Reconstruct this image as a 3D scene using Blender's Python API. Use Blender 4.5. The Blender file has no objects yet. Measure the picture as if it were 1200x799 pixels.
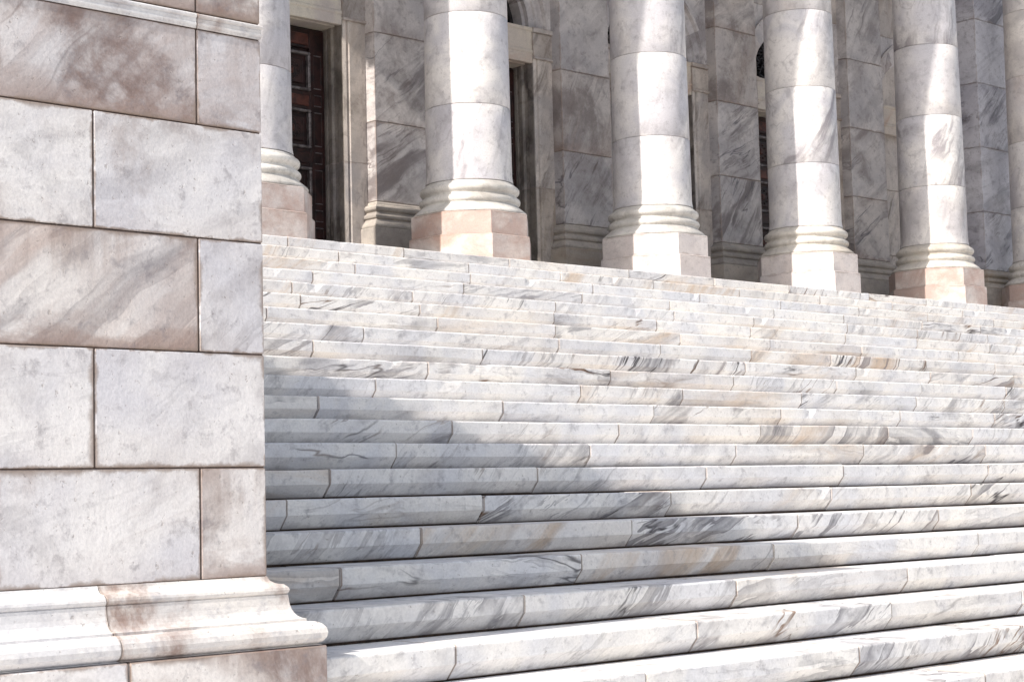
import bpy, math, random
from mathutils import Vector, Matrix, noise
random.seed(11)
R = math.radians
sc = bpy.context.scene
col = sc.collection

# ---------------------------------------------------------------- camera
EYE = Vector((0.0, 0.0, 0.58))
YAW, PITCH, ROLL = R(42.95), R(4.98), R(1.4386)
F = Vector((math.sin(YAW)*math.cos(PITCH), math.cos(YAW)*math.cos(PITCH), math.sin(PITCH)))
RT = Vector((math.cos(YAW), -math.sin(YAW), 0))
UP = RT.cross(F)
R2 = RT*math.cos(ROLL) - UP*math.sin(ROLL)
U2 = UP*math.cos(ROLL) + RT*math.sin(ROLL)
cam_d = bpy.data.cameras.new('camera')
cam = bpy.data.objects.new('camera', cam_d); col.objects.link(cam)
M = Matrix((R2, U2, -F)).transposed().to_4x4(); M.translation = EYE
cam.matrix_world = M
cam_d.sensor_width = 36.0; cam_d.lens = 2114.5/1200*36.0
cam_d.clip_start = 0.05; cam_d.clip_end = 3000
sc.camera = cam

# ---------------------------------------------------------------- light
SUN_AZ = R(-84.5)      # measured from the front normal (-Y) towards -X
SUN_EL = R(36.5)
SKY_STRENGTH = 0.15
to_sun = Vector((math.sin(SUN_AZ)*math.cos(SUN_EL), -math.cos(SUN_AZ)*math.cos(SUN_EL), math.sin(SUN_EL)))
w = bpy.data.worlds.new('World'); sc.world = w; w.use_nodes = True
nt = w.node_tree; bg = nt.nodes['Background']
sky = nt.nodes.new('ShaderNodeTexSky'); sky.sky_type = 'NISHITA'; sky.sun_disc = False
sky.sun_elevation = SUN_EL
sky.sun_rotation = math.atan2(to_sun.x, to_sun.y)
sky.dust_density = 2.5; sky.air_density = 1.0; sky.ozone_density = 0.6
hs = nt.nodes.new('ShaderNodeHueSaturation'); hs.inputs['Saturation'].default_value = 0.58
nt.links.new(sky.outputs[0], hs.inputs['Color']); nt.links.new(hs.outputs[0], bg.inputs['Color'])
bg.inputs['Strength'].default_value = SKY_STRENGTH
sd = bpy.data.lights.new('sun', 'SUN'); sd.energy = 4.4; sd.angle = R(0.5); sd.color = (1.0, 0.94, 0.86)
so = bpy.data.objects.new('sun', sd); col.objects.link(so)
so.rotation_euler = to_sun.to_track_quat('Z', 'Y').to_euler(); so.location = to_sun*60
vs = sc.view_settings
vs.view_transform = 'Standard'; vs.look = 'None'; vs.exposure = 0.58; vs.gamma = 1.0
vs.use_curve_mapping = False
try:
    sc.cycles.max_bounces = 8; sc.cycles.diffuse_bounces = 5
except Exception: pass

# ---------------------------------------------------------------- node helper
class NT:
    def __init__(s, name):
        s.m = bpy.data.materials.new(name); s.m.use_nodes = True
        s.t = s.m.node_tree; s.b = s.t.nodes['Principled BSDF']
    def n(s, typ, **kw):
        x = s.t.nodes.new('ShaderNode'+typ)
        for k, v in kw.items(): setattr(x, k, v)
        return x
    def set(s, inp, v):
        if hasattr(v, 'is_output'): s.t.links.new(v, inp)
        else: inp.default_value = v
    def math(s, op, a, b=0.0, c=None, clamp=False):
        x = s.n('Math', operation=op, use_clamp=clamp)
        s.set(x.inputs[0], a); s.set(x.inputs[1], b)
        if c is not None: s.set(x.inputs[2], c)
        return x.outputs[0]
    def vmath(s, op, a, b=None):
        x = s.n('VectorMath', operation=op)
        s.set(x.inputs[0], a)
        if b is not None:
            if op == 'SCALE': s.set(x.inputs[3], b)
            else: s.set(x.inputs[1], b)
        return x.outputs[0]
    def noise(s, vec, scale, detail=4, rough=.55, dist=0.0):
        x = s.n('TexNoise')
        s.set(x.inputs['Vector'], vec)
        x.inputs['Scale'].default_value = scale; x.inputs['Detail'].default_value = detail
        x.inputs['Roughness'].default_value = rough; x.inputs['Distortion'].default_value = dist
        return x.outputs[0]
    def ramp(s, v, a, b, lo=0.0, hi=1.0, smooth=True):
        x = s.n('MapRange', interpolation_type='SMOOTHSTEP' if smooth else 'LINEAR')
        s.set(x.inputs[0], v); s.set(x.inputs[1], a); s.set(x.inputs[2], b)
        x.inputs[3].default_value = lo; x.inputs[4].default_value = hi
        return x.outputs[0]
    def mix(s, f, a, b, mode='MIX'):
        x = s.n('Mix', data_type='RGBA', blend_type=mode)
        s.set(x.inputs[0], f)
        s.set(x.inputs[6], a if hasattr(a, 'is_output') else (*a, 1)); s.set(x.inputs[7], b if hasattr(b, 'is_output') else (*b, 1))
        return x.outputs[2]

def marble(name, light=(.80,.78,.76), cool=(.62,.63,.68), streak=(.33,.33,.37), vein=(.10,.10,.12), rust=(.50,.32,.20),
           cloud=.5, streak_amt=.7, vein_amt=.8, rust_amt=.6, scale=1.0, tilt=.5, spread=1.1, dirt=.5, dirtcol=(.30,.23,.19), tint=.3, rough=.5, blotch=0.0, streak_th=.54, reach=.045, blotchcol=(.34,.25,.21), rmin=.0015, foot=0.0, runs=0.0, bth=.47):
    k = NT(name)
    pos = k.n('NewGeometry').outputs['Position']
    blk = k.n('Attribute', attribute_name='blk').outputs['Color']
    dim = k.n('Attribute', attribute_name='dim').outputs['Color']
    uvn = k.n('UVMap', uv_map='UVMap').outputs[0]
    bs = k.n('SeparateColor'); k.set(bs.inputs[0], blk); b1, b2, b3 = bs.outputs
    off = k.vmath('SCALE', blk, 41.0)
    rot = k.n('VectorRotate', rotation_type='Y_AXIS')
    k.set(rot.inputs['Vector'], pos)
    k.set(rot.inputs['Angle'], k.math('MULTIPLY_ADD', b1, spread, tilt-spread/2))   # vein direction differs from block to block
    p0 = k.vmath('SCALE', k.vmath('ADD', rot.outputs[0], off), k.math('MULTIPLY', k.ramp(b2, 0.0, 1.0, 1.45, .75, False), scale))
    wob = k.noise(p0, 1.6, 3, .55)
    pw = k.vmath('ADD', p0, k.vmath('SCALE', k.mix(1.0, (0,0,0), wob), .20))
    st = k.vmath('MULTIPLY', pw, (0.42, 1.0, 3.0))
    c = k.mix(k.ramp(k.noise(p0, 1.3, 5, .55, .6), .38, .64), light, cool)
    c = k.mix(k.math('MULTIPLY', b1, tint), c, (.86*cool[0],.86*cool[1],.88*cool[2]))
    warm = k.math('MULTIPLY', k.ramp(b2, .45, 1.0), tint)
    c = k.mix(warm, c, (light[0]*.95, light[1]*.88, light[2]*.78))
    c = k.mix(k.math('MULTIPLY', k.ramp(k.noise(p0, 4.0, 7, .64, .5), .50, .70), .5*cloud), c, streak)
    # broad smoky streaks along the bed of the stone
    s1 = k.ramp(k.noise(st, 1.5, 8, .62, .35), streak_th, streak_th+.15)
    gate = k.ramp(k.noise(p0, .8, 2, .5), .36, .58)
    samt = k.math('MULTIPLY', k.math('MULTIPLY', s1, gate), k.ramp(b3, .0, .9, .25*streak_amt, streak_amt))
    c = k.mix(samt, c, streak)
    # brushed veins: one crisp edge, the other feathered out
    def brushed(vec, sc_, wdt, det=4):
        t = k.math('SUBTRACT', k.noise(vec, sc_, det, .62, .12), .5)
        return k.math('MULTIPLY', k.ramp(t, -.004, .004), k.math('POWER', k.ramp(t, 0.0, wdt, 1.0, 0.0, False), 1.6))
    def line(vec, sc_, wdt):
        n = k.noise(vec, sc_, 4, .55, .15)
        return k.ramp(k.math('ABSOLUTE', k.math('SUBTRACT', n, .5)), 0.0, wdt, 1.0, 0.0)
    amt = k.ramp(b3, .15, .95, .12, 1.0)
    st2 = k.vmath('MULTIPLY', pw, (0.14, .7, 1.9))
    r1 = brushed(st2, 1.3, .15)
    g1 = k.ramp(k.noise(p0, 1.4, 4, .6), .47, .60)
    r2 = brushed(k.vmath('ADD', k.vmath('MULTIPLY', pw, (0.34, .8, 3.4)), (7.3, 2.1, 5.5)), 2.2, .10)
    g2 = k.ramp(k.noise(k.vmath('ADD', p0, (3.0, 9.0, 1.0)), 1.6, 4, .6), .46, .60)
    r3 = line(k.vmath('ADD', k.vmath('MULTIPLY', pw, (0.18, .5, 1.9)), (2.2, 6.1, 9.5)), 1.4, .014)
    g3 = k.ramp(k.noise(k.vmath('ADD', p0, (8.0, 1.0, 6.0)), 1.1, 4, .6), .48, .58)
    n3 = k.noise(k.vmath('ADD', st, (1.0, 3.3, 8.0)), .8, 6, .64, .4)
    rr = k.math('MULTIPLY', k.ramp(n3, .50, .68), k.math('MULTIPLY', k.ramp(b2, .45, .95), rust_amt))
    c = k.mix(rr, c, rust)
    vcol = k.mix(k.math('MULTIPLY', k.ramp(n3, .44, .60), min(1.0, rust_amt*1.2)), vein, (rust[0]*.45, rust[1]*.38, rust[2]*.36))
    c = k.mix(k.math('MULTIPLY', k.math('MULTIPLY', r2, g2), k.math('MULTIPLY', amt, .60*vein_amt)), c, k.mix(.85, vcol, streak))
    c = k.mix(k.math('MULTIPLY', k.math('MULTIPLY', r1, g1), k.math('MULTIPLY', amt, .85*vein_amt)), c, k.mix(.7, vcol, streak))
    c = k.mix(k.math('MULTIPLY', k.math('MULTIPLY', r3, g3), k.math('MULTIPLY', amt, vein_amt)), c, vcol)
    if blotch:
        nb = k.noise(k.vmath('ADD', p0, (5.0, 5.0, 2.0)), 1.7, 9, .68, .3)
        c = k.mix(k.math('MULTIPLY', k.ramp(nb, bth, bth+.17), k.math('MULTIPLY', k.ramp(b2, .1, .9, .15, 1.0), blotch)), c, blotchcol)
    us = k.n('SeparateXYZ'); k.set(us.inputs[0], uvn); u, v, _ = us.outputs
    ds = k.n('SeparateColor'); k.set(ds.inputs[0], dim); dw, dh, _b = ds.outputs
    dw = k.math('MULTIPLY', dw, 10.0); dh = k.math('MULTIPLY', dh, 10.0)
    e = k.math('MINIMUM', k.math('MINIMUM', u, k.math('SUBTRACT', dw, u)), k.math('MINIMUM', v, k.math('SUBTRACT', dh, v)))
    if runs:      # rain has carried dirt down from the bed joint above
        rn = k.noise(k.vmath('MULTIPLY', pos, (7.0, 7.0, .7)), 1.0, 5, .6, .2)
        rl = k.ramp(k.noise(pos, 1.3, 4, .6), .35, .65, .02, .34)
        rf = k.math('MULTIPLY', k.ramp(k.math('DIVIDE', k.math('SUBTRACT', dh, v), rl), 0, 1, 1, 0), k.ramp(rn, .38, .62))
        rf = k.math('MULTIPLY', rf, k.ramp(b2, .25, .95, .12, 1.0))
        c = k.mix(k.math('MULTIPLY', rf, runs), c, (.33,.245,.21))
        bl = k.ramp(k.noise(k.vmath('MULTIPLY', pos, (1.0, 1.0, 2.5)), 1.6, 6, .65), .36, .66, .01, .22)
        bf = k.math('MULTIPLY', k.ramp(k.math('DIVIDE', v, bl), 0, 1, 1, 0), k.ramp(b2, .35, .9, .1, 1.0))
        c = k.mix(k.math('MULTIPLY', bf, runs), c, (.30,.195,.155))
    # grime creeping in from the joints
    dn = k.noise(p0, 5.0, 6, .65)
    rch = k.ramp(dn, .38, .72, rmin, reach)
    dd = k.ramp(k.math('DIVIDE', e, rch), 0.0, 1.0, 1.0, 0.0)
    c = k.mix(k.math('MULTIPLY', dd, dirt), c, dirtcol)
    if foot:      # darker band along the foot of each riser
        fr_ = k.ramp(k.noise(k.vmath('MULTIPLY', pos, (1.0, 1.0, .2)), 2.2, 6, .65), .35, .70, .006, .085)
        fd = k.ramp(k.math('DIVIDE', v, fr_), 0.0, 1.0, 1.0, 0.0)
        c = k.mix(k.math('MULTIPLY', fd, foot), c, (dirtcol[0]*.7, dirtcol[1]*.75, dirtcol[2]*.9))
    # grain, mottling and pits
    gr = k.noise(pos, 75.0, 3, .6)
    c = k.mix(.5, c, k.mix(k.ramp(gr, .3, .7), (.78,.78,.78), (1,1,1)), 'MULTIPLY')
    mo = k.noise(pos, 14.0, 6, .68)
    c = k.mix(k.ramp(mo, .52, .72, 0, .5), c, streak)
    pit = k.ramp(k.noise(pos, 40.0, 3, .7), .64, .72)
    c = k.mix(k.math('MULTIPLY', pit, .5), c, (.25,.21,.19))
    k.set(k.b.inputs['Base Color'], c)
    k.set(k.b.inputs['Roughness'], k.ramp(mo, .3, .7, rough-.08, rough+.16))
    k.b.inputs['Specular IOR Level'].default_value = .35
    bp = k.n('Bump'); bp.inputs['Strength'].default_value = .45; bp.inputs['Distance'].default_value = .007
    hgt = k.math('ADD', k.math('MULTIPLY', mo, .8), k.math('MULTIPLY', gr, .25))
    hgt = k.math('SUBTRACT', hgt, k.math('MULTIPLY', pit, .5))
    hgt = k.math('ADD', hgt, k.math('MULTIPLY', k.noise(pos, 3.0, 4, .5), 1.2))
    k.set(bp.inputs['Height'], hgt); k.set(k.b.inputs['Normal'], bp.outputs[0])
    return k.m

def plain(name, c1, c2, scale=8, rough=.8, metal=0.0, bump=.2):
    k = NT(name)
    pos = k.n('NewGeometry').outputs['Position']
    n = k.noise(pos, scale, 6, .62, .4)
    k.set(k.b.inputs['Base Color'], k.mix(k.ramp(n, .35, .65), c1, c2))
    k.b.inputs['Roughness'].default_value = rough; k.b.inputs['Metallic'].default_value = metal
    bp = k.n('Bump'); bp.inputs['Strength'].default_value = bump; bp.inputs['Distance'].default_value = .01
    k.set(bp.inputs['Height'], n); k.set(k.b.inputs['Normal'], bp.outputs[0])
    return k.m

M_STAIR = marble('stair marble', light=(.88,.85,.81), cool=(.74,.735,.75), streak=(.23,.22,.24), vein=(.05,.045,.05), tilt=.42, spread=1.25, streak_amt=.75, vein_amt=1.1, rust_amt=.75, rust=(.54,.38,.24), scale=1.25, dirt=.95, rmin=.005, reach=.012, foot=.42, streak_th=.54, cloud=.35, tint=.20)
M_PIER = marble('pier marble', light=(.88,.85,.83), cool=(.70,.685,.715), streak=(.22,.20,.215), tilt=.45, spread=.6, streak_amt=.6, vein_amt=.55, rust_amt=.7, rust=(.46,.31,.25), scale=.85, dirt=.9, blotch=.95, blotchcol=(.20,.13,.11), streak_th=.52, reach=.04, cloud=.55, runs=.7, bth=.505)
M_MOULD = marble('moulding marble', light=(.86,.83,.80), cool=(.72,.71,.72), tilt=.3, streak_amt=.4, vein_amt=.25, rust_amt=.95, rust=(.36,.22,.17), scale=1.3, dirt=.7, blotch=.9, blotchcol=(.27,.175,.14), reach=.02, bth=.46, cloud=.6)
M_SHAFT = marble('column marble', light=(.73,.70,.675), cool=(.53,.515,.54), streak=(.24,.22,.235), tilt=1.25, spread=.6, streak_amt=.9, vein_amt=.3, rust_amt=.35, scale=1.0, dirt=.5, tint=.3, reach=.02, blotch=.35, blotchcol=(.33,.30,.30), streak_th=.50, cloud=.8)
M_BASE = marble('column base marble', light=(.72,.69,.645), cool=(.50,.48,.45), streak=(.26,.24,.22), tilt=.2, streak_amt=.7, vein_amt=.2, rust_amt=.4, rust=(.46,.38,.29), scale=1.6, dirt=.55, dirtcol=(.22,.17,.12), tint=.3, blotch=.4, blotchcol=(.24,.19,.14), cloud=.8)
M_PLINTH = marble('plinth marble', light=(.74,.675,.635), cool=(.58,.53,.52), streak=(.36,.32,.31), tilt=.3, streak_amt=.6, vein_amt=.3, rust_amt=1.0, rust=(.50,.35,.29), scale=1.1, dirt=.6, blotch=.8, blotchcol=(.43,.30,.255), bth=.40)
M_PIL = marble('pilaster marble', light=(.68,.635,.61), cool=(.47,.445,.45), streak=(.19,.165,.165), tilt=.85, spread=.8, streak_amt=.9, vein_amt=.8, rust_amt=.5, rust=(.33,.245,.195), scale=1.0, dirt=.6, streak_th=.47, blotch=.75, blotchcol=(.19,.155,.145), cloud=.9, runs=.35)
M_WALL = marble('door surround marble', light=(.66,.59,.53), cool=(.46,.42,.40), streak=(.19,.16,.14), tilt=1.3, spread=.4, streak_amt=.8, vein_amt=.3, rust_amt=.6, rust=(.35,.26,.175), scale=1.2, dirt=.6, streak_th=.48, blotch=.5, blotchcol=(.18,.145,.12))
M_REVEAL_SHADE = marble('shaded reveal marble', light=(.36,.32,.28), cool=(.24,.215,.205), streak=(.10,.085,.075), tilt=1.45, spread=.2, streak_amt=.95, vein_amt=.3, rust_amt=.7, rust=(.34,.27,.16), scale=1.8, dirt=.3, streak_th=.46, blotch=.7, blotchcol=(.10,.085,.07))  # surround marble darkened: shade of the deep reveal put into the colour
M_ANTA = marble('end pilaster marble', light=(.66,.65,.69), cool=(.46,.45,.50), streak=(.15,.14,.16), tilt=.6, spread=.8, streak_amt=.85, vein_amt=.8, rust_amt=.25, scale=1.0, dirt=.5, streak_th=.5, blotch=.5, blotchcol=(.2,.18,.18))
M_MORTAR = plain('dark joint', (.05,.035,.03), (.12,.08,.06), 20, .95)
M_WOOD = plain('dark red door wood', (.010,.005,.005), (.038,.014,.012), 9, .38, bump=.3)
M_WOOD2 = plain('worn red door rail', (.030,.011,.009), (.11,.036,.025), 11, .32, bump=.3)
M_BRONZE = plain('dull door metal', (.10,.085,.085), (.26,.235,.235), 14, .38, .5)
M_DARK = plain('blackened bronze', (.012,.011,.012), (.05,.045,.045), 10, .45, .4)
M_GLASS = plain('dark window glass', (.006,.006,.007), (.014,.013,.014), 3, .08, 0, .02)
M_GROUND = plain('plaza paving', (.30,.29,.28), (.40,.385,.37), 2.5, .85)

# ---------------------------------------------------------------- mesh builder
def rnd3(): return (random.random(), random.random(), random.random())
class MB:
    def __init__(s): s.v=[]; s.f=[]; s.uv=[]; s.bk=[]; s.dm=[]; s.mi=[]; s.sm=[]
    def face(s, pts, uvs=None, blk=(.5,.5,.5), dim=(9,9), mi=0, sm=False):
        i = len(s.v); s.v += [tuple(p) for p in pts]; n = len(pts)
        s.f.append(tuple(range(i, i+n)))
        s.uv += list(uvs) if uvs else [(1,1)]*n
        s.bk.append(blk); s.dm.append(dim); s.mi.append(mi); s.sm.append(sm)
    def build(s, name, mats, parent=None, origin=(0,0,0), merge=True):
        me = bpy.data.meshes.new(name); ox, oy, oz = origin
        me.from_pydata([(x-ox, y-oy, z-oz) for x, y, z in s.v], [], s.f)
        uvl = me.uv_layers.new(name='UVMap')
        flat = [c for p in s.uv for c in p]; uvl.data.foreach_set('uv', flat)
        a = me.color_attributes.new('blk', 'FLOAT_COLOR', 'CORNER'); b = me.color_attributes.new('dim', 'FLOAT_COLOR', 'CORNER')
        ca=[]; cb=[]
        for f, bk, dm in zip(s.f, s.bk, s.dm):
            ca += [*bk, 1]*len(f); cb += [dm[0]/10, dm[1]/10, 0, 1]*len(f)
        a.data.foreach_set('color', ca); b.data.foreach_set('color', cb)
        for m in (mats if isinstance(mats, (list, tuple)) else [mats]): me.materials.append(m)
        me.polygons.foreach_set('material_index', s.mi); me.polygons.foreach_set('use_smooth', s.sm)
        if merge:
            import bmesh
            bm = bmesh.new(); bm.from_mesh(me); bmesh.ops.remove_doubles(bm, verts=bm.verts, dist=1e-5)
            bm.to_mesh(me); bm.free()
        me.validate(); me.update()
        o = bpy.data.objects.new(name, me); col.objects.link(o)
        if parent: o.parent = parent
        return o
    # box with chamfered edges, block-local uv in metres
    def box(s, x0, x1, y0, y1, z0, z1, c=.004, blk=None, mi=0):
        blk = blk or rnd3()
        lo=(x0,y0,z0); hi=(x1,y1,z1)
        def P(ix, iy, iz, ax):
            p=[0,0,0]
            for a, i in enumerate((ix,iy,iz)):
                e = lo[a] if i==0 else hi[a]
                if a!=ax: e += c if i==0 else -c
                p[a]=e
            return p
        for ax in range(3):
            o1, o2 = [a for a in range(3) if a!=ax]
            W=hi[o1]-lo[o1]; H=hi[o2]-lo[o2]
            for sgn in (0,1):
                cs=[(0,0),(1,0),(1,1),(0,1)]
                if (sgn==0) != (ax==1): cs=cs[::-1]
                pts=[]; uvs=[]
                for a,b in cs:
                    idx=[0,0,0]; idx[ax]=sgn; idx[o1]=a; idx[o2]=b
                    p=P(*idx, ax); pts.append(p); uvs.append((p[o1]-lo[o1], p[o2]-lo[o2]))
                s.face(pts, uvs, blk, (W,H), mi)
        if c>0:
            ctr=[(lo[i]+hi[i])/2 for i in range(3)]
            def orient(pts):
                a,b,d=Vector(pts[0]),Vector(pts[1]),Vector(pts[2]); n=(b-a).cross(d-a)
                return pts if n.dot((a+b+d)/3-Vector(ctr))>0 else pts[::-1]
            for ax in range(3):
                o1,o2=[a for a in range(3) if a!=ax]
                for a in (0,1):
                    for b in (0,1):
                        i0=[0,0,0]; i1=[0,0,0]; i0[o1]=i1[o1]=a; i0[o2]=i1[o2]=b; i1[ax]=1
                        s.face(orient([P(*i0,o1),P(*i1,o1),P(*i1,o2),P(*i0,o2)]), [(.003,.003)]*4, blk, (1,1), mi)
            for ix in (0,1):
                for iy in (0,1):
                    for iz in (0,1):
                        s.face(orient([P(ix,iy,iz,0),P(ix,iy,iz,1),P(ix,iy,iz,2)]), [(.003,.003)]*3, blk, (1,1), mi)
    # profile of (out, z) swept along an open path of (x, y); 'out' is to the right of travel
    def sweep(s, path, prof, blk=None, mi=0, c=0.0, sm=False, caps=True, dimh=None, v0=0, wear=None):
        blk = blk or rnd3()
        P=[Vector(p) for p in path]; n=len(P)
        dirs=[(P[i+1]-P[i]).normalized() for i in range(n-1)]
        nor=[Vector((d.y,-d.x)) for d in dirs]
        mit=[]
        for i in range(n):
            if i==0: mit.append(nor[0])
            elif i==n-1: mit.append(nor[-1])
            else:
                a=nor[i-1]+nor[i]; mit.append(a/(a.dot(nor[i])))
        L=[0]
        for i in range(n-1): L.append(L[-1]+(P[i+1]-P[i]).length)
        rings=[]
        base=[( [ (P[i].x+mit[i].x*p, P[i].y+mit[i].y*p, z) for p,z in prof], L[i]) for i in range(n)]
        if wear:
            base=[([wear(q_, jj) for jj,q_ in enumerate(r_[0])], r_[1]) for r_ in base]
        if c>0:
            pm=sum(p for p,z in prof)/len(prof); zm=sum(z for p,z in prof)/len(prof)
            ins=[]
            for p,z in prof:
                d=math.hypot(p-pm,z-zm) or 1; ins.append((p-(p-pm)/d*c, z-(z-zm)/d*c))
            a=P[0]; b=P[-1]
            r0=([ (a.x+nor[0].x*p,a.y+nor[0].y*p,z) for p,z in ins],0)
            r1=([ (a.x+nor[0].x*p+dirs[0].x*c,a.y+nor[0].y*p+dirs[0].y*c,z) for p,z in prof],c)
            q1=([ (b.x+nor[-1].x*p-dirs[-1].x*c,b.y+nor[-1].y*p-dirs[-1].y*c,z) for p,z in prof],L[-1]-c)
            q0=([ (b.x+nor[-1].x*p,b.y+nor[-1].y*p,z) for p,z in ins],L[-1])
            rings=[r0,r1]+base[1:-1]+[q1,q0]
        else: rings=base
        m=len(prof); acc=[0]
        for j in range(m-1): acc.append(acc[-1]+math.hypot(prof[j+1][0]-prof[j][0],prof[j+1][1]-prof[j][1]))
        H = dimh or acc[-1]; acc=[a_-acc[v0] for a_ in acc]
        for i in range(len(rings)-1):
            A,la=rings[i]; B,lb=rings[i+1]
            for j in range(m-1):
                s.face([A[j],B[j],B[j+1],A[j+1]], [(la,acc[j]),(lb,acc[j]),(lb,acc[j+1]),(la,acc[j+1])], blk, (L[-1],H), mi, sm)
        if caps:
            s.face(list(rings[0][0])[::-1], None, blk, (2,2), mi); s.face(list(rings[-1][0]), None, blk, (2,2), mi)
    # lathe around the vertical axis at (cx, cy)
    def lathe(s, cx, cy, prof, seg=64, blk=None, mi=0, sm=True, a0=0.0, dimv=None):
        blk = blk or rnd3()
        acc=[0]
        for j in range(len(prof)-1): acc.append(acc[-1]+math.hypot(prof[j+1][0]-prof[j][0],prof[j+1][1]-prof[j][1]))
        H=dimv or acc[-1]; W=99
        for i in range(seg):
            t0=a0+2*math.pi*i/seg; t1=a0+2*math.pi*(i+1)/seg
            for j in range(len(prof)-1):
                r0,z0=prof[j]; r1,z1=prof[j+1]
                p=[(cx+r0*math.cos(t0),cy+r0*math.sin(t0),z0),(cx+r0*math.cos(t1),cy+r0*math.sin(t1),z0),
                   (cx+r1*math.cos(t1),cy+r1*math.sin(t1),z1),(cx+r1*math.cos(t0),cy+r1*math.sin(t0),z1)]
                if r0<1e-6: p=p[1:]; 
                elif r1<1e-6: p=p[:3]
                s.face(p, [(5,acc[j]),(5,acc[j]),(5,acc[j+1]),(5,acc[j+1])][:len(p)], blk, (W,H), mi, sm)

def tag(o, label=None, cat=None, group=None, kind=None):
    if label: o['label']=label
    if cat: o['category']=cat
    if group: o['group']=group
    if kind: o['kind']=kind
    return o
def empty(name, loc):
    o=bpy.data.objects.new(name, None); col.objects.link(o); o.location=loc; o.empty_display_size=.3
    return o
def under(mb, name, mats, root, **k):
    return mb.build(name, mats, root, origin=tuple(root.location), **k)
def arc(cx, cz, r, a0, a1, n):
    return [(cx+r*math.cos(R(a0+(a1-a0)*i/n)), cz+r*math.sin(R(a0+(a1-a0)*i/n))) for i in range(n+1)]

# ---------------------------------------------------------------- stairs dimensions
RISE, TREAD, Y0 = .15, .362, 5.56
def SY(j): return Y0+TREAD*j
def SZ(j): return RISE*j
NTOP = 19; NBOT = -8
ZL = SZ(NTOP)              # landing level 2.85
YP, XP = 5.68, 3.992       # pier front plane and right plane
ZG = SZ(NBOT)-RISE

# ground
g = MB(); g.face([(-400,-400,ZG),(400,-400,ZG),(400,400,ZG),(-400,400,ZG)], None)
tag(g.build('ground', M_GROUND), kind='structure')

# marble staircase
stairs = tag(empty('marble_staircase', (16, 9, ZG)), 'broad flight of veined white marble steps with grey and rusty streaks rising to the columns', 'staircase')
# joint positions (metres along X) measured for the nearer steps; the rest follow the same bond
JOINTS = {}
def px_joint(x, Y):
    d = F*2114.5 + R2*(x-600) - U2*(600-399.5)
    return d.x/d.y*Y
MEAS = {0:[530,812,1040], -1:[752,1000], 1:[612,860,1060], 2:[398,680,905,1145],3:[493,740,935,1100],4:[567,787,975],
        5:[387,631,829,990,1160],6:[466,694,865,1015],7:[532,728,895,1045],8:[375,592,770,920],9:[443,685,805,945,1080],10:[505,720,865],11:[570,880,1010],12:[430,660,780]}
for j in range(NBOT, NTOP+1):
    xs = sorted(px_joint(x, SY(j)-.0) for x in MEAS.get(j, []))
    left = XP-.02 if j>=0 else -3.0
    if not xs: xs=[left+random.uniform(.5,1.6)]
    while xs[0]-left > 1.7: xs.insert(0, xs[0]-random.uniform(1.15,1.5))
    while xs[-1] < 28: xs.append(xs[-1]+random.uniform(1.1,1.65))
    xs=[left]+[x for x in xs if left+.15<x<27.5]+[28.0]
    zt=SZ(j); yn=SY(j); hb=RISE
    mb=MB()
    for a,b in zip(xs[:-1], xs[1:]):
        blk=rnd3()
        dz=random.uniform(-.0025,.0025); dy=random.uniform(-.004,.004)
        lipr=.011
        prof=[]   # out = towards -Y (right of +X travel is -Y)
        back=-(TREAD+.05) if j<NTOP else -.42
        prof.append((back, zt-.1425)); prof.append((-.056, zt-.1425)); prof.append((-.052, zt-.1385))
        prof.append((-.004, zt-.081)); prof.append((0, zt-.076))
        prof += [(-lipr+lipr*math.cos(R(t)), zt-lipr+lipr*math.sin(R(t))) for t in (0,22,45,67,90)]
        prof.append((-.10, zt)); prof.append((back, zt))
        prof=[(p, z+dz) for p,z in prof]
        nn=max(2,int((b-a)/.07)); sd_=random.random()*90
        def wear(q_, jj, sd_=sd_):
            if jj<3 or jj>9: return q_
            x,y,z=q_
            n1=noise.noise(Vector((x*1.1+sd_,sd_,0))); n2=noise.noise(Vector((x*6+sd_,3,jj*.3))); n3=noise.noise(Vector((x*14+sd_,9,j)))
            chip=max(0,noise.noise(Vector((x*4.5+sd_,17,0)))-.42)*.07 if jj>4 else 0
            return [x, y+.0025*n1+.0016*n2+.0012*n3+chip, z-(.0022*(n1+.5)+.0010*n2+chip*.8 if jj>4 else 0)]
        mb.sweep([(a+.0028+(b-a-.0056)*t_/nn,yn+dy) for t_ in range(nn+1)], prof, blk, c=.004, sm=False, v0=1, dimh=9, wear=wear)
    o=under(mb,'step',M_STAIR,stairs)
# dark bedding behind and below the slabs
mb=MB()
prof=[]
for j in range(NBOT, NTOP+1):
    prof += [(SY(j)+.070, SZ(j)-RISE-.02), (SY(j)+.070, SZ(j)-.02)]
for x0,x1,ja in ((XP-.02,27.95,NBOT),):
    for i in range(len(prof)-1):
        (ya,za),(yb,zb)=prof[i],prof[i+1]
        mb.face([(x0,ya,za),(x1,ya,za),(x1,yb,zb),(x0,yb,zb)])
    pts=[(x1,y,z) for y,z in prof]+[(x1,13,ZG)]
    mb.face(pts)
for j in range(NBOT,0):
    mb.box(-2.98,XP-.021,SY(j)+.052,YP+.3 if j<0 else 5,SZ(j)-RISE,SZ(j)-.02,0)
under(mb,'step_bedding',M_MORTAR,stairs)

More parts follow.
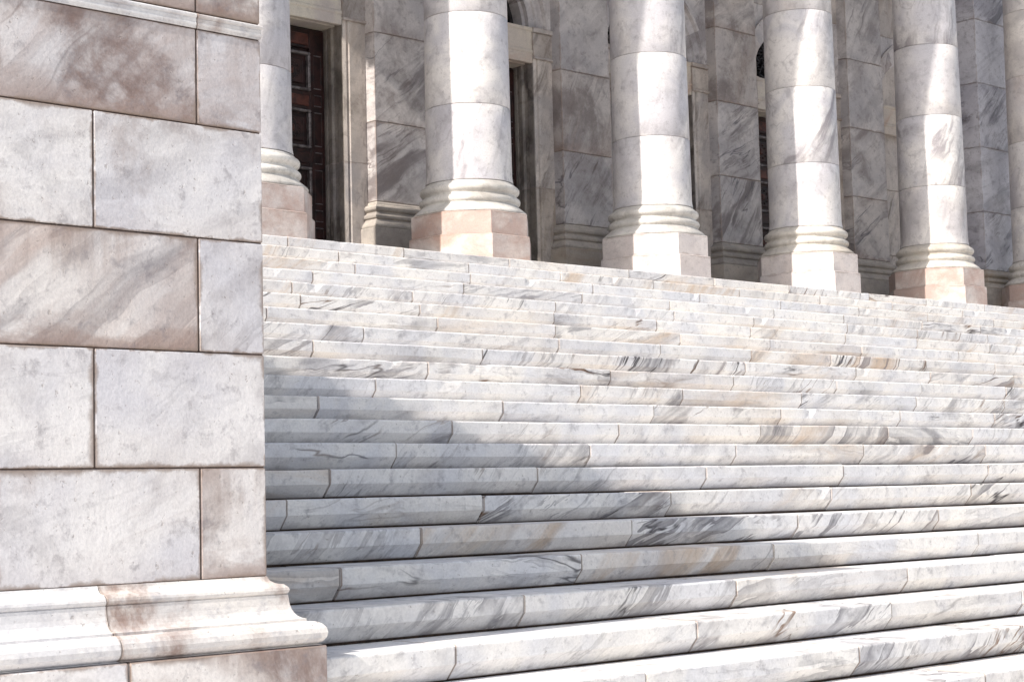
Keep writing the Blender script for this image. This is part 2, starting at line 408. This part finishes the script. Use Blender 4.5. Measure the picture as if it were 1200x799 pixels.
# landing floor under the portico
mb=MB()
yy=[SY(NTOP)+.42, SY(NTOP)+1.25, 14.8]
for r_ in range(2):
    x=XP-.5+random.uniform(0,.5)
    while x<28:
        x2=x+random.uniform(1.2,1.8)
        mb.box(x+.0015,x2-.0015,yy[r_]+.002,yy[r_+1]-.002,ZL-.15,ZL-.0015,.003); x=x2
mb.box(XP-.5,28.2,SY(NTOP)+.43,15.2,ZL-.6,ZL-.01,0,mi=1)
tag(mb.build('landing_floor',[M_STAIR,M_MORTAR]), kind='structure')

# ---------------------------------------------------------------- big pier at the left
XL=-.6; YB=15.2; HT=3.30
pier = tag(empty('stair_pier', (2,YP,ZG)), 'massive stained marble block pier in the left foreground with moulded base and string course','stair pier')
CO=.4285; zj=[.2935+CO*i for i in range(1,5)]       # .722 1.15 1.579 2.0075
zs=[.315]+[.2935+CO*i for i in range(1,5)]+[2.436]
mb=MB()
G=.0028
def course(mb,z0,z1,xs,ys_off,c=.0035,looks=()):
    # xs: joints along the front from left to the corner; the corner stone turns the corner
    for i,(a,b) in enumerate(zip(xs[:-1],xs[1:])):
        last = i==len(xs)-2
        d = (.82 if (b-a)<.5 else .41) if last else .4
        mb.box(a+G, b-(0 if last else G), YP+random.uniform(0,.0015), YP+d, z0+G, z1-G, c, blk=(looks[i-(len(xs)-1)] if i-(len(xs)-1)>=-len(looks) else None))
    y=YP+d+2*G
    while y<YB:
        y2=min(y+.82,YB); mb.box(XP-.4,XP-random.uniform(0,.0015),y,y2-2*G,z0+G,z1-G,c); y=y2
    # left return, plain back
def xs_odd(): return [XL,-.02,.40+.0,1.22,2.04,2.88,3.700,XP]     # short stone at the corner
def xs_even(): return [XL,.80,1.62,2.44,3.262,XP]
course(mb,.3100,zs[1],xs_odd(),0,looks=[(.41,.4,.3),(.83,.78,.4)])
course(mb,zs[1],zs[2],xs_even(),0,looks=[(.2,.25,.5),(.62,.05,.3)])
course(mb,zs[2],zs[3],xs_odd(),0,looks=[(.77,.95,.95),(.93,.2,.7)])
course(mb,zs[3],zs[4],xs_even(),0,looks=[(.05,.38,.2),(.33,.45,.25)])
course(mb,zs[4],zs[5]-.062,xs_odd(),0,looks=[(.91,.80,.6),(.52,.7,.5)])
course(mb,zs[5],zs[5]+CO,xs_odd(),0,looks=[(.95,.97,.9),(.7,1.0,.9)])
course(mb,zs[5]+CO,HT-.1,xs_even(),0)
under(mb,'pier_shaft',M_PIER,pier)
mb=MB(); mb.box(XL+.05,XP-.006,YP+.006,YB-.05,ZG,HT-.05,0)
under(mb,'pier_core',M_MORTAR,pier)
# string course below the second last joint
mb=MB()
sp=[(-.1,2.375),(.000,2.375),(.003,2.380)]+[(-.001+.007*math.cos(R(t)),2.390+.010*math.sin(R(t))) for t in (-60,-20,20,60)]+[(.003,2.402),(.004,2.408),(.002,2.414)]+[(.001+.008*math.cos(R(t)),2.423+.009*math.sin(R(t))) for t in (-60,-20,20,60,90)]+[(-.1,2.434)]
pth=[(XL,YP),(2.88,YP)],[(2.88+.004,YP),(3.70,YP)],[(3.704,YP),(XP,YP),(XP,YB)]
for p in pth: mb.sweep(p,sp,c=.001,sm=False)
under(mb,'string_course',M_MOULD,pier)
# base moulding
bz=.0
bp_=[(-.12,.052),(.148,.052)]+[(.118+.044*math.cos(R(t)),.096+.043*math.sin(R(t))) for t in (-75,-50,-25,0,25,50,75,90)]
bp_+=[(.104,.140),(.104,.150)]
bp_+=[(.104-.046*math.sin(R(t)),.150+.072*(1-math.cos(R(t)))) for t in (15,30,45,60,75)]
bp_+=[(.056,.232),(.056,.240)]+[(.040+.020*math.cos(R(t)),.258+.019*math.sin(R(t))) for t in (-60,-30,0,30,60)]
bp_+=[(.044,.280),(.034,.280),(.019,.285),(.009,.292),(.003,.301),(.0,.3105),(-.12,.3105)]
mb=MB()
for p in ([(XL,YP),(.55,YP)],[(.554,YP),(1.9,YP)],[(1.904,YP),(3.27,YP)],[(3.274,YP),(XP,YP),(XP,YP+1.3)],[(XP,YP+1.304),(XP,YP+3)]):
    mb.sweep(p,bp_,c=.002,sm=False,blk=(.37,.92,.5) if p[0][0]>3.2 and len(p)>2 else (random.random(),.12,.3))
under(mb,'base_moulding',M_MOULD,pier)
mb=MB()
q=.159
for p in ([XL,.62],[.62,1.95],[1.95,3.30],[3.30,XP+q]):
    last=p[1]>4
    mb.box(p[0]+G,p[1]-(0 if last else G),YP-q,YP+.5,SZ(-1)+.002,.049,.005,blk=(.6,.9,.4) if last else (.3,.2,.3))
mb.box(XP-.3,XP+q-.002,YP+.5+2*G,YP+1.6,SZ(-1)+.002,.049,.005)
under(mb,'plinth',M_PIER,pier)
mb=MB(); mb.sweep([(XL,YP),(XP,YP),(XP,YB)],[(-1.6,HT-.1),(.02,HT-.1),(.05,HT-.07),(.05,HT-.01),(.03,HT),(-1.6,HT)])
mb.box(XL+.1,XP-1.5,YP+1.5,YB,HT-.12,HT-.004,0)
under(mb,'coping',M_MOULD,pier)

# ---------------------------------------------------------------- portico columns
YC=13.15; RS=.424; ZPL=3.325; ZS=3.655; SP=2.665; X1=9.055; ZCAP=9.15
def torus_pts(r,z,a,b,n=6,t0=-90,t1=90):
    return [(r-a+a*math.cos(R(t0+(t1-t0)*i/n)), z+b*math.sin(R(t0+(t1-t0)*i/n))) for i in range(n+1)]
DR=[ZS,4.40,5.31,6.23,7.15,8.07,8.75]
def rad(z): return RS - .055*max(0,(z-ZS)/(ZCAP-ZS))**1.6
def column(X, label):
    root=tag(empty('portico_column',(X,YC,ZL)),label,'column','round marble columns along the top of the steps','thing')
    mb=MB()
    # octagonal plinth: two stones high
    def octo(zz0,zz1,hw,blk):
        Rv=hw/math.cos(R(22.5))
        pts=[(X+Rv*math.cos(R(22.5+45*i)),YC+Rv*math.sin(R(22.5+45*i))) for i in range(8)]
        Ri=Rv-.006; pin=[(X+Ri*math.cos(R(22.5+45*i)),YC+Ri*math.sin(R(22.5+45*i))) for i in range(8)]
        for i in range(8):
            a,b=pts[i],pts[(i+1)%8]; wd=math.dist(a,b); c_,d_=pin[i],pin[(i+1)%8]
            mb.face([(*a,zz0),(*b,zz0),(*b,zz1-.006),(*a,zz1-.006)],[(0.03,0),(wd-.03,0),(wd-.03,zz1-zz0),(0.03,zz1-zz0)],blk,(wd,zz1-zz0))
            mb.face([(*a,zz1-.006),(*b,zz1-.006),(*d_,zz1),(*c_,zz1)],None,blk,(9,9))
        mb.face([(*p,zz1) for p in pin],None,blk,(9,9))
    pk={1:(.93,1.0),4:(1.0,1.0),0:(.8,.8),5:(1.0,1.0)}.get(round((X-X1)/SP),(.05,.1))     # pinkish brown stones under some columns
    octo(ZL,3.10,.585,(random.random(),pk[0],.4)); octo(3.10,ZPL,.562,(random.random(),pk[1],.5))
    under(mb,'plinth',M_PLINTH,root)
    mb=MB()
    pr=[(.0,ZPL+.002),(.548,ZPL+.002),(.560,ZPL+.008),(.562,ZPL+.022),(.556,ZPL+.032),(.535,ZPL+.050),(.508,ZPL+.072),(.486,ZPL+.092),(.474,ZPL+.104)]
    pr+=torus_pts(.500,ZPL+.147,.036,.036,8,-70,80)
    pr+=[(.462,ZPL+.190),(.456,ZPL+.200),(.460,ZPL+.210)]
    pr+=torus_pts(.492,ZPL+.255,.038,.040,8,-65,85)
    pr+=[(.452,ZPL+.300),(.447,ZPL+.312),(RS+.012,ZPL+.322),(RS+.004,ZS-.002),(0,ZS-.002)]
    mb.lathe(X,YC,pr,72,sm=True)
    b=under(mb,'base_moulding',M_BASE,root)
    mb=MB()
    for i in range(len(DR)-1):
        z0,z1=DR[i],DR[i+1]; g_=.0022
        pr=[(rad(z0)-.010,z0+g_*.4),(rad(z0)-.003,z0+g_),(rad(z0),z0+g_+.003)]
        if i==0: pr=[(RS+.010,z0),(RS+.009,z0+.02),(RS+.003,z0+.05),(RS,z0+.09)]
        n=3
        for q_ in range(1,n): z=z0+(z1-z0)*q_/n; pr.append((rad(z),z))
        pr+=[(rad(z1),z1-g_-.003),(rad(z1)-.003,z1-g_),(rad(z1)-.010,z1-g_*.4)]
        mb.lathe(X,YC,pr,72,sm=True)
    under(mb,'shaft',M_SHAFT,root)
    mb=MB()
    z=DR[-1]
    pr=[(rad(z)-.01,z),(rad(z)+.02,z+.01),(rad(z)+.02,z+.05),(rad(z),z+.06),(rad(z),z+.16),(.40,z+.17),(.47,z+.22),(.50,z+.27),(.50,z+.28),(0,z+.28)]
    mb.lathe(X,YC,pr,48); mb.box(X-.54,X+.54,YC-.54,YC+.54,z+.282,ZCAP+.04,.01)
    under(mb,'capital',M_SHAFT,root)
    return root
LAB=['first round column of the row, standing behind the left pier',
     'column half hidden by the left pier, with its shaded shaft beside the red door',
     'widest fully visible white column, with a pinkish octagonal plinth',
     'sunlit column with a plain white and grey plinth, second of those fully in view',
     'column with grey mottled left side and yellowish base ring, third of those fully in view',
     'column on a brownish pink plinth, last one whose whole shaft is in view',
     'brown tinted column cut by the right edge of the photo']
for k in range(-1,6): column(X1+SP*k, LAB[k+1])

# ---------------------------------------------------------------- facade
YW=14.245; YPL=14.10; PW=.37; YD=14.55; HO=.71; ZH=5.40; ZI=5.80
fac = tag(empty('building_facade',(16,YW,ZL)),'marble temple front wall with pilasters, arched door bays and carved surrounds behind the columns','building')
def pil_prof(): 
    z=ZPL
    pr=[(-.2,z+.0),(.090,z),(.094,z+.01),(.094,z+.022),(.075,z+.045),(.052,z+.075),(.045,z+.085)]
    pr+=[(.030+.036*math.cos(R(t)),z+.118+.030*math.sin(R(t))) for t in (-70,-30,10,50,80)]
    pr+=[(.026,z+.158),(.026,z+.170)]
    pr+=[(.022+.036*math.cos(R(t)),z+.205+.034*math.sin(R(t))) for t in (-60,-30,10,50,80)]
    pr+=[(.012,z+.245),(.010,z+.258),(0,z+.275),(-.2,z+.275)]
    return pr
PJ=[ZPL+.278,4.425,5.345,6.265,7.18,8.10,9.15]
def pilaster(X,wl,wr,yf,mat,base=True):
    mb=MB()
    for z0,z1 in zip(PJ[:-1],PJ[1:]):
        mb.box(X-wl,X+wr,yf,15.0,z0+.002,z1-.002,.004,blk=(random.random(),random.random(),1.0) if z0<4 else None)
    p=under(mb,'pilaster',mat,fac)
    mb=MB()
    mb.sweep([(X-wl,15.0),(X-wl,yf),(X+wr,yf),(X+wr,15.0)],pil_prof(),sm=False)
    mb.sweep([(X-wl,15.0),(X-wl,yf),(X+wr,yf),(X+wr,15.0)],[(-.2,ZL-.05),(.105,ZL-.05),(.105,ZPL-.012),(.10,ZPL-.004),(-.2,ZPL-.004)])
    o=mb.build('pilaster_base',M_WALLB,p)
    o.location=(-fac.location[0],-fac.location[1],-fac.location[2])
M_WALLB = marble('pilaster base marble', light=(.52,.465,.41), cool=(.36,.325,.295), streak=(.20,.18,.165), streak_amt=.6, vein_amt=.3, rust_amt=.5, rust=(.36,.26,.17), scale=1.5, dirt=.7, dirtcol=(.10,.08,.07))
for k in range(-1,5): pilaster(X1+SP*k,.41,.37,YPL,M_PIL)
pilaster(X1+SP*5,.42,.42,13.82,M_ANTA)
# blank wall left of the bays, above them and to the right
mb=MB()
def wallblocks(x0,x1,z0,z1,y=YW,h=.92,l=1.6):
    z=z0; r_=0
    while z<z1-.01:
        zb=min(z+h,z1); x=x0; first=True
        while x<x1-.01:
            xb=min(x+(l*.5 if (r_%2 and first) else l),x1); first=False
            mb.box(x+.001,xb-.001,y,y+.5,z+.002,zb-.002,.004); x=xb
        z=zb; r_+=1
wallblocks(XP-.4,X1-.2,ZL-.1,9.1)
wallblocks(X1+SP*5-.2,28.0,ZL-.1,9.1)
ZA=ZI+.95
wallblocks(X1-.2,X1+SP*5+.2,ZA,9.1)
under(mb,'wall',M_WALL,fac)

def door_bay(cx, idx):
    HWB=SP/2-.27          # reaches behind the pilasters
    # --- surround: jambs
    for sg in (-1,1):
        sur=MB()
        # plan profile of the moulded jamb; (x outward from opening edge, y)
        plan=[(0,YD+.12),(0,YD-.03),(.012,YD-.035),(.012,YD-.075),(-.014,YD-.09),(-.014,YD-.13),(.006,YD-.15),(.016,YD-.19),(.016,YD-.205),(0,YD-.215),(0,YW+.012),
              (.006,YW+.002),(.040,YW-.006),(.044,YW+.010),(.062,YW+.014),(.070,YW-.004),(.080,YW-.012),(.235,YW-.012),(.240,YW),(HWB-HO,YW),(HWB-HO,YD+.12)]
        for z0,z1 in ((ZL-.05,4.0),(4.0,ZH+.06)):
            blk=rnd3(); n=len(plan)
            P2=[(cx+sg*(HO+a),y) for a,y in plan]
            for i in range(n-1):
                a,b=P2[i],P2[i+1]; q4=[(*a,z0+.001),(*b,z0+.001),(*b,z1-.001),(*a,z1-.001)]
                if sg>0: q4=q4[::-1]
                L=math.dist(a,b)
                uv=[(.05,0),(.05,0),(.05,z1-z0),(.05,z1-z0)]
                if sg>0: uv=uv[::-1]
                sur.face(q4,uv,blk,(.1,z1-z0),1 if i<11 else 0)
        # impost block
        for z0,z1,pr in ((ZH+.06,ZI-.055,0.0),(ZI-.055,ZI,.018)):
            sur.box(min(cx+sg*(HO-pr*.3+.0),cx+sg*HWB),max(cx+sg*(HO-pr*.3),cx+sg*HWB),YW-.012-pr,YD+.1,z0+.001,z1-.001,.003)
        sur.box(min(cx+sg*(HO-.004),cx+sg*HWB),max(cx+sg*(HO-.004),cx+sg*HWB),YW-.030,YD+.1,ZH+.045,ZH+.075,.004)
        under(sur,'door_jamb',[M_WALL,M_REVEAL_SHADE],fac)
    # lintel slab with moulded lower edge (profile in out,z)
    lb=MB()
    lb.sweep([(cx-HO+.001,YW+.004),(cx+HO-.001,YW+.004)],[(-.36,ZH),(-.12,ZH),(-.118,ZH+.018),(-.05,ZH+.020),(-.046,ZH-.004),(-.004,ZH-.004),(.002,ZH+.004),(.002,ZH+.10),(.012,ZH+.112),(.012,ZH+.135),(.0,ZH+.150),(.0,ZI-.05),(.012,ZI-.035),(.012,ZI-.004),(-.36,ZI-.004)],c=.001)
    under(lb,'lintel',M_LINTEL,fac)
    # --- arch
    ar=MB(); ri,ro=.66,.95; N=28
    blks=[rnd3() for _ in range(9)]
    for i in range(N):
        t0=math.pi*i/N; t1=math.pi*(i+1)/N; blk=blks[int(i/N*9)]
        def pt(r,t,y): return (cx+r*math.cos(t),y,ZI+r*math.sin(t))
        bands=[(ri,YD+.05,ri,YW+.10),(ri,YW+.10,ri+.045,YW+.10),(ri+.045,YW+.10,ri+.045,YW+.045),(ri+.045,YW+.045,ri+.13,YW+.045),(ri+.13,YW+.045,ri+.14,YW+.02),
               (ri+.14,YW+.02,ro-.045,YW+.02),(ro-.045,YW+.02,ro-.035,YW-.025),(ro-.035,YW-.025,ro,YW-.025),(ro,YW-.025,ro+.001,YW+.09)]
        for ra,ya,rb,yb in bands:
            ar.face([pt(ra,t0,ya),pt(rb,t0,yb),pt(rb,t1,yb),pt(ra,t1,ya)],[(.05,.05)]*4,blk,(.1,.1) if 0 else (1,1),0,False)
    # spandrel wall round the arch
    topz=ZA-.002
    for i in range(N):
        t0=math.pi*i/N; t1=math.pi*(i+1)/N
        def edge(t):
            c_,s_=math.cos(t),math.sin(t)
            k=min(HWB/abs(c_) if abs(c_)>1e-6 else 1e9,(topz-ZI)/s_ if s_>1e-6 else 1e9)
            return (cx+k*c_,YW+.001,ZI+k*s_)
        a=(cx+ro*math.cos(t0),YW+.001,ZI+ro*math.sin(t0)); b=(cx+ro*math.cos(t1),YW+.001,ZI+ro*math.sin(t1))
        e0,e1=edge(t0),edge(t1)
        corner=None
        ang=math.atan2(topz-ZI,HWB)
        pts=[a,e0]
        for ca,sx in ((ang,1),(math.pi-ang,-1)):
            if t0<ca<t1: pts.append((cx+sx*HWB,YW+.001,topz))
        pts+=[e1,b]
        ar.face(pts,[(p[0]-cx+1.2,p[2]-ZI) for p in pts],blks[0 if t0<math.pi/2 else 5],(2.4,1.0))
    under(ar,'arch',M_PIL,fac)
    if idx==4:      # the last bay is blind: a recessed marble panel fills it
        bp2=MB()
        z=ZL-.05
        for zz in (3.75,4.65,5.55,6.45,6.75):
            bp2.box(cx-HO-.04,cx+HO+.04,YW+.105,YD+.2,z+.002,zz-.002,.004); z=zz
        under(bp2,'blind_panel',M_WALL,fac)
        return
    # fanlight with scrolling iron grille
    fl=MB()
    pts=[(cx+.66*math.cos(math.pi*i/24),YD-.02,ZI+.66*math.sin(math.pi*i/24)) for i in range(25)]
    fl.face(pts); f_=under(fl,'fanlight',M_GLASS,fac)
    gr=MB()
    def bar(pl,w_=.022,d_=.03,y=YD-.07):
        for (xa,za),(xb,zb) in zip(pl[:-1],pl[1:]):
            dx,dz=xb-xa,zb-za; L=math.hypot(dx,dz) or 1; nx,nz=-dz/L*w_/2,dx/L*w_/2
            A=[(xa+nx,za+nz),(xa-nx,za-nz),(xb-nx,zb-nz),(xb+nx,zb+nz)]
            gr.face([(x,y,z) for x,z in A]); 
            for i in range(4):
                p,q2=A[i],A[(i+1)%4]; gr.face([(p[0],y,p[1]),(p[0],y+d_,p[1]),(q2[0],y+d_,q2[1]),(q2[0],y,q2[1])])
    bar(arc(cx,ZI,.20,0,180,12)); bar(arc(cx,ZI,.635,0,180,28),.04)
    bar([(cx-.62,ZI+.025),(cx+.62,ZI+.025)],.05)
    for t in range(20,180,20):
        c_,s_=math.cos(R(t)),math.sin(R(t))
        bar([(cx+.2*c_,ZI+.2*s_),(cx+.6*c_,ZI+.6*s_)],.02)
        for sx in (-1,1):
            t2=t+sx*6; mx,mz=cx+.42*math.cos(R(t2)),ZI+.42*math.sin(R(t2))
            bar(arc(mx,mz,.045,t+90*sx,t+90*sx+300,9),.014)
            mx,mz=cx+.52*math.cos(R(t2)),ZI+.52*math.sin(R(t2))
            bar(arc(mx,mz,.030,t-90*sx,t-90*sx+300,8),.012)
    o=gr.build('grille',M_DARK,f_); o.location=(-fac.location[0],-fac.location[1],-fac.location[2])
    # --- door: two leaves
    for sg in (-1,1):
        d=MB(); fr=MB(); d.box(min(cx+sg*.002,cx+sg*(HO+.02)),max(cx+sg*.002,cx+sg*(HO+.02)),YD+.03,YD+.09,ZL-.02,ZH+.03,0,mi=0)
        k_=HO/.71
        def bx(a,b,z0,z1,y,mi,c=.006,tgt=None):
            xa,xb=cx+sg*a*k_,cx+sg*b*k_
            (tgt or (fr if mi==2 else d)).box(min(xa,xb),max(xa,xb),y,YD+.031,z0,z1,c,mi=0 if mi==2 else mi)
        bx(.004,.055,ZL+.02,ZH-.02,YD-.004,0); bx(.52,.70,ZL+.02,ZH-.02,YD-.004,0)
        zt=5.14
        bx(.055,.52,zt+.04,ZH-.02,YD-.004,0); bx(.09,.50,zt+.07,zt+.19,YD-.016,1)
        fms=[]
        for i in range(4):
            fr=MB(); z1=zt-.59*i; z0=z1-.40
            if i<3: bx(.055,.52,z0-.19+.0,z0,YD-.004,0); bx(.09,.50,z0-.155,z0-.045,YD-.018,1 if i==0 else 0)
            for a,b,u0,u1 in ((.055,.52,z1-.030,z1),(.055,.52,z0,z0+.030),(.055,.085,z0+.030,z1-.030),(.488,.52,z0+.030,z1-.030)):
                bx(a,b,u0,u1,YD-.026,2,.008)
            bx(.13,.445,z0+.075,z1-.075,YD+.008,0)
            for q_ in range(10):
                t=R(36*q_); mx=.2875+.10*math.cos(t); mz=(z0+z1)/2+.085*math.sin(t)
                bx(mx-.016,mx+.016,mz-.016,mz+.016,YD-.008,0,.010)
            bx(.25,.325,(z0+z1)/2-.04,(z0+z1)/2+.04,YD-.012,1,.014)
            for u0,u1 in ((z0+.03,z1-.02),(z0-.15,z0-.03)):
                for a,b,w0,w1 in ((.56,.66,u1-.010,u1),(.56,.66,u0,u0+.010),(.56,.568,u0,u1),(.652,.66,u0,u1)):
                    bx(a,b,w0,w1,YD-.012,2 if (b-a)>.05 else 0,.003, tgt=None if (b-a)>.05 else d)
            fms.append(fr)
        bx(.055,.52,ZL+.02,zt-.59*3-.40,YD-.004,0)
        dd_=under(d,'door',[M_WOOD,M_WOOD2],fac)
        for fr in fms:
            o=fr.build('panel_frame',M_BRONZE,dd_); o.location=(-fac.location[0],-fac.location[1],-fac.location[2])
M_LINTEL = marble('lintel marble', light=(.66,.60,.50), cool=(.52,.46,.42), streak=(.38,.33,.30), streak_amt=.6, vein_amt=.3, rust_amt=.8, rust=(.46,.30,.22), scale=1.6, dirt=.5)
for k in range(5): door_bay(X1+SP*(k+.5)-.08,k)

# entablature and ceiling carried by the columns
XE=5.75
en=MB()
en.sweep([(XE,15.2),(XE,YC-.45),(28,YC-.45),(28,15.2)],[(-.9,ZCAP+.03),(0,ZCAP+.03),(0,ZCAP+.33),(.04,ZCAP+.34),(.04,ZCAP+.72),(.09,ZCAP+.76),(.03,ZCAP+.80),(.03,ZCAP+1.4),(.12,ZCAP+1.5),(.45,ZCAP+1.62),(.50,ZCAP+1.85),(-.9,ZCAP+1.85)])
en.box(XE+.6,27.9,YC-.1,15.0,ZCAP+.35,ZCAP+.6,0)
under(en,'entablature',M_SHAFT,fac)
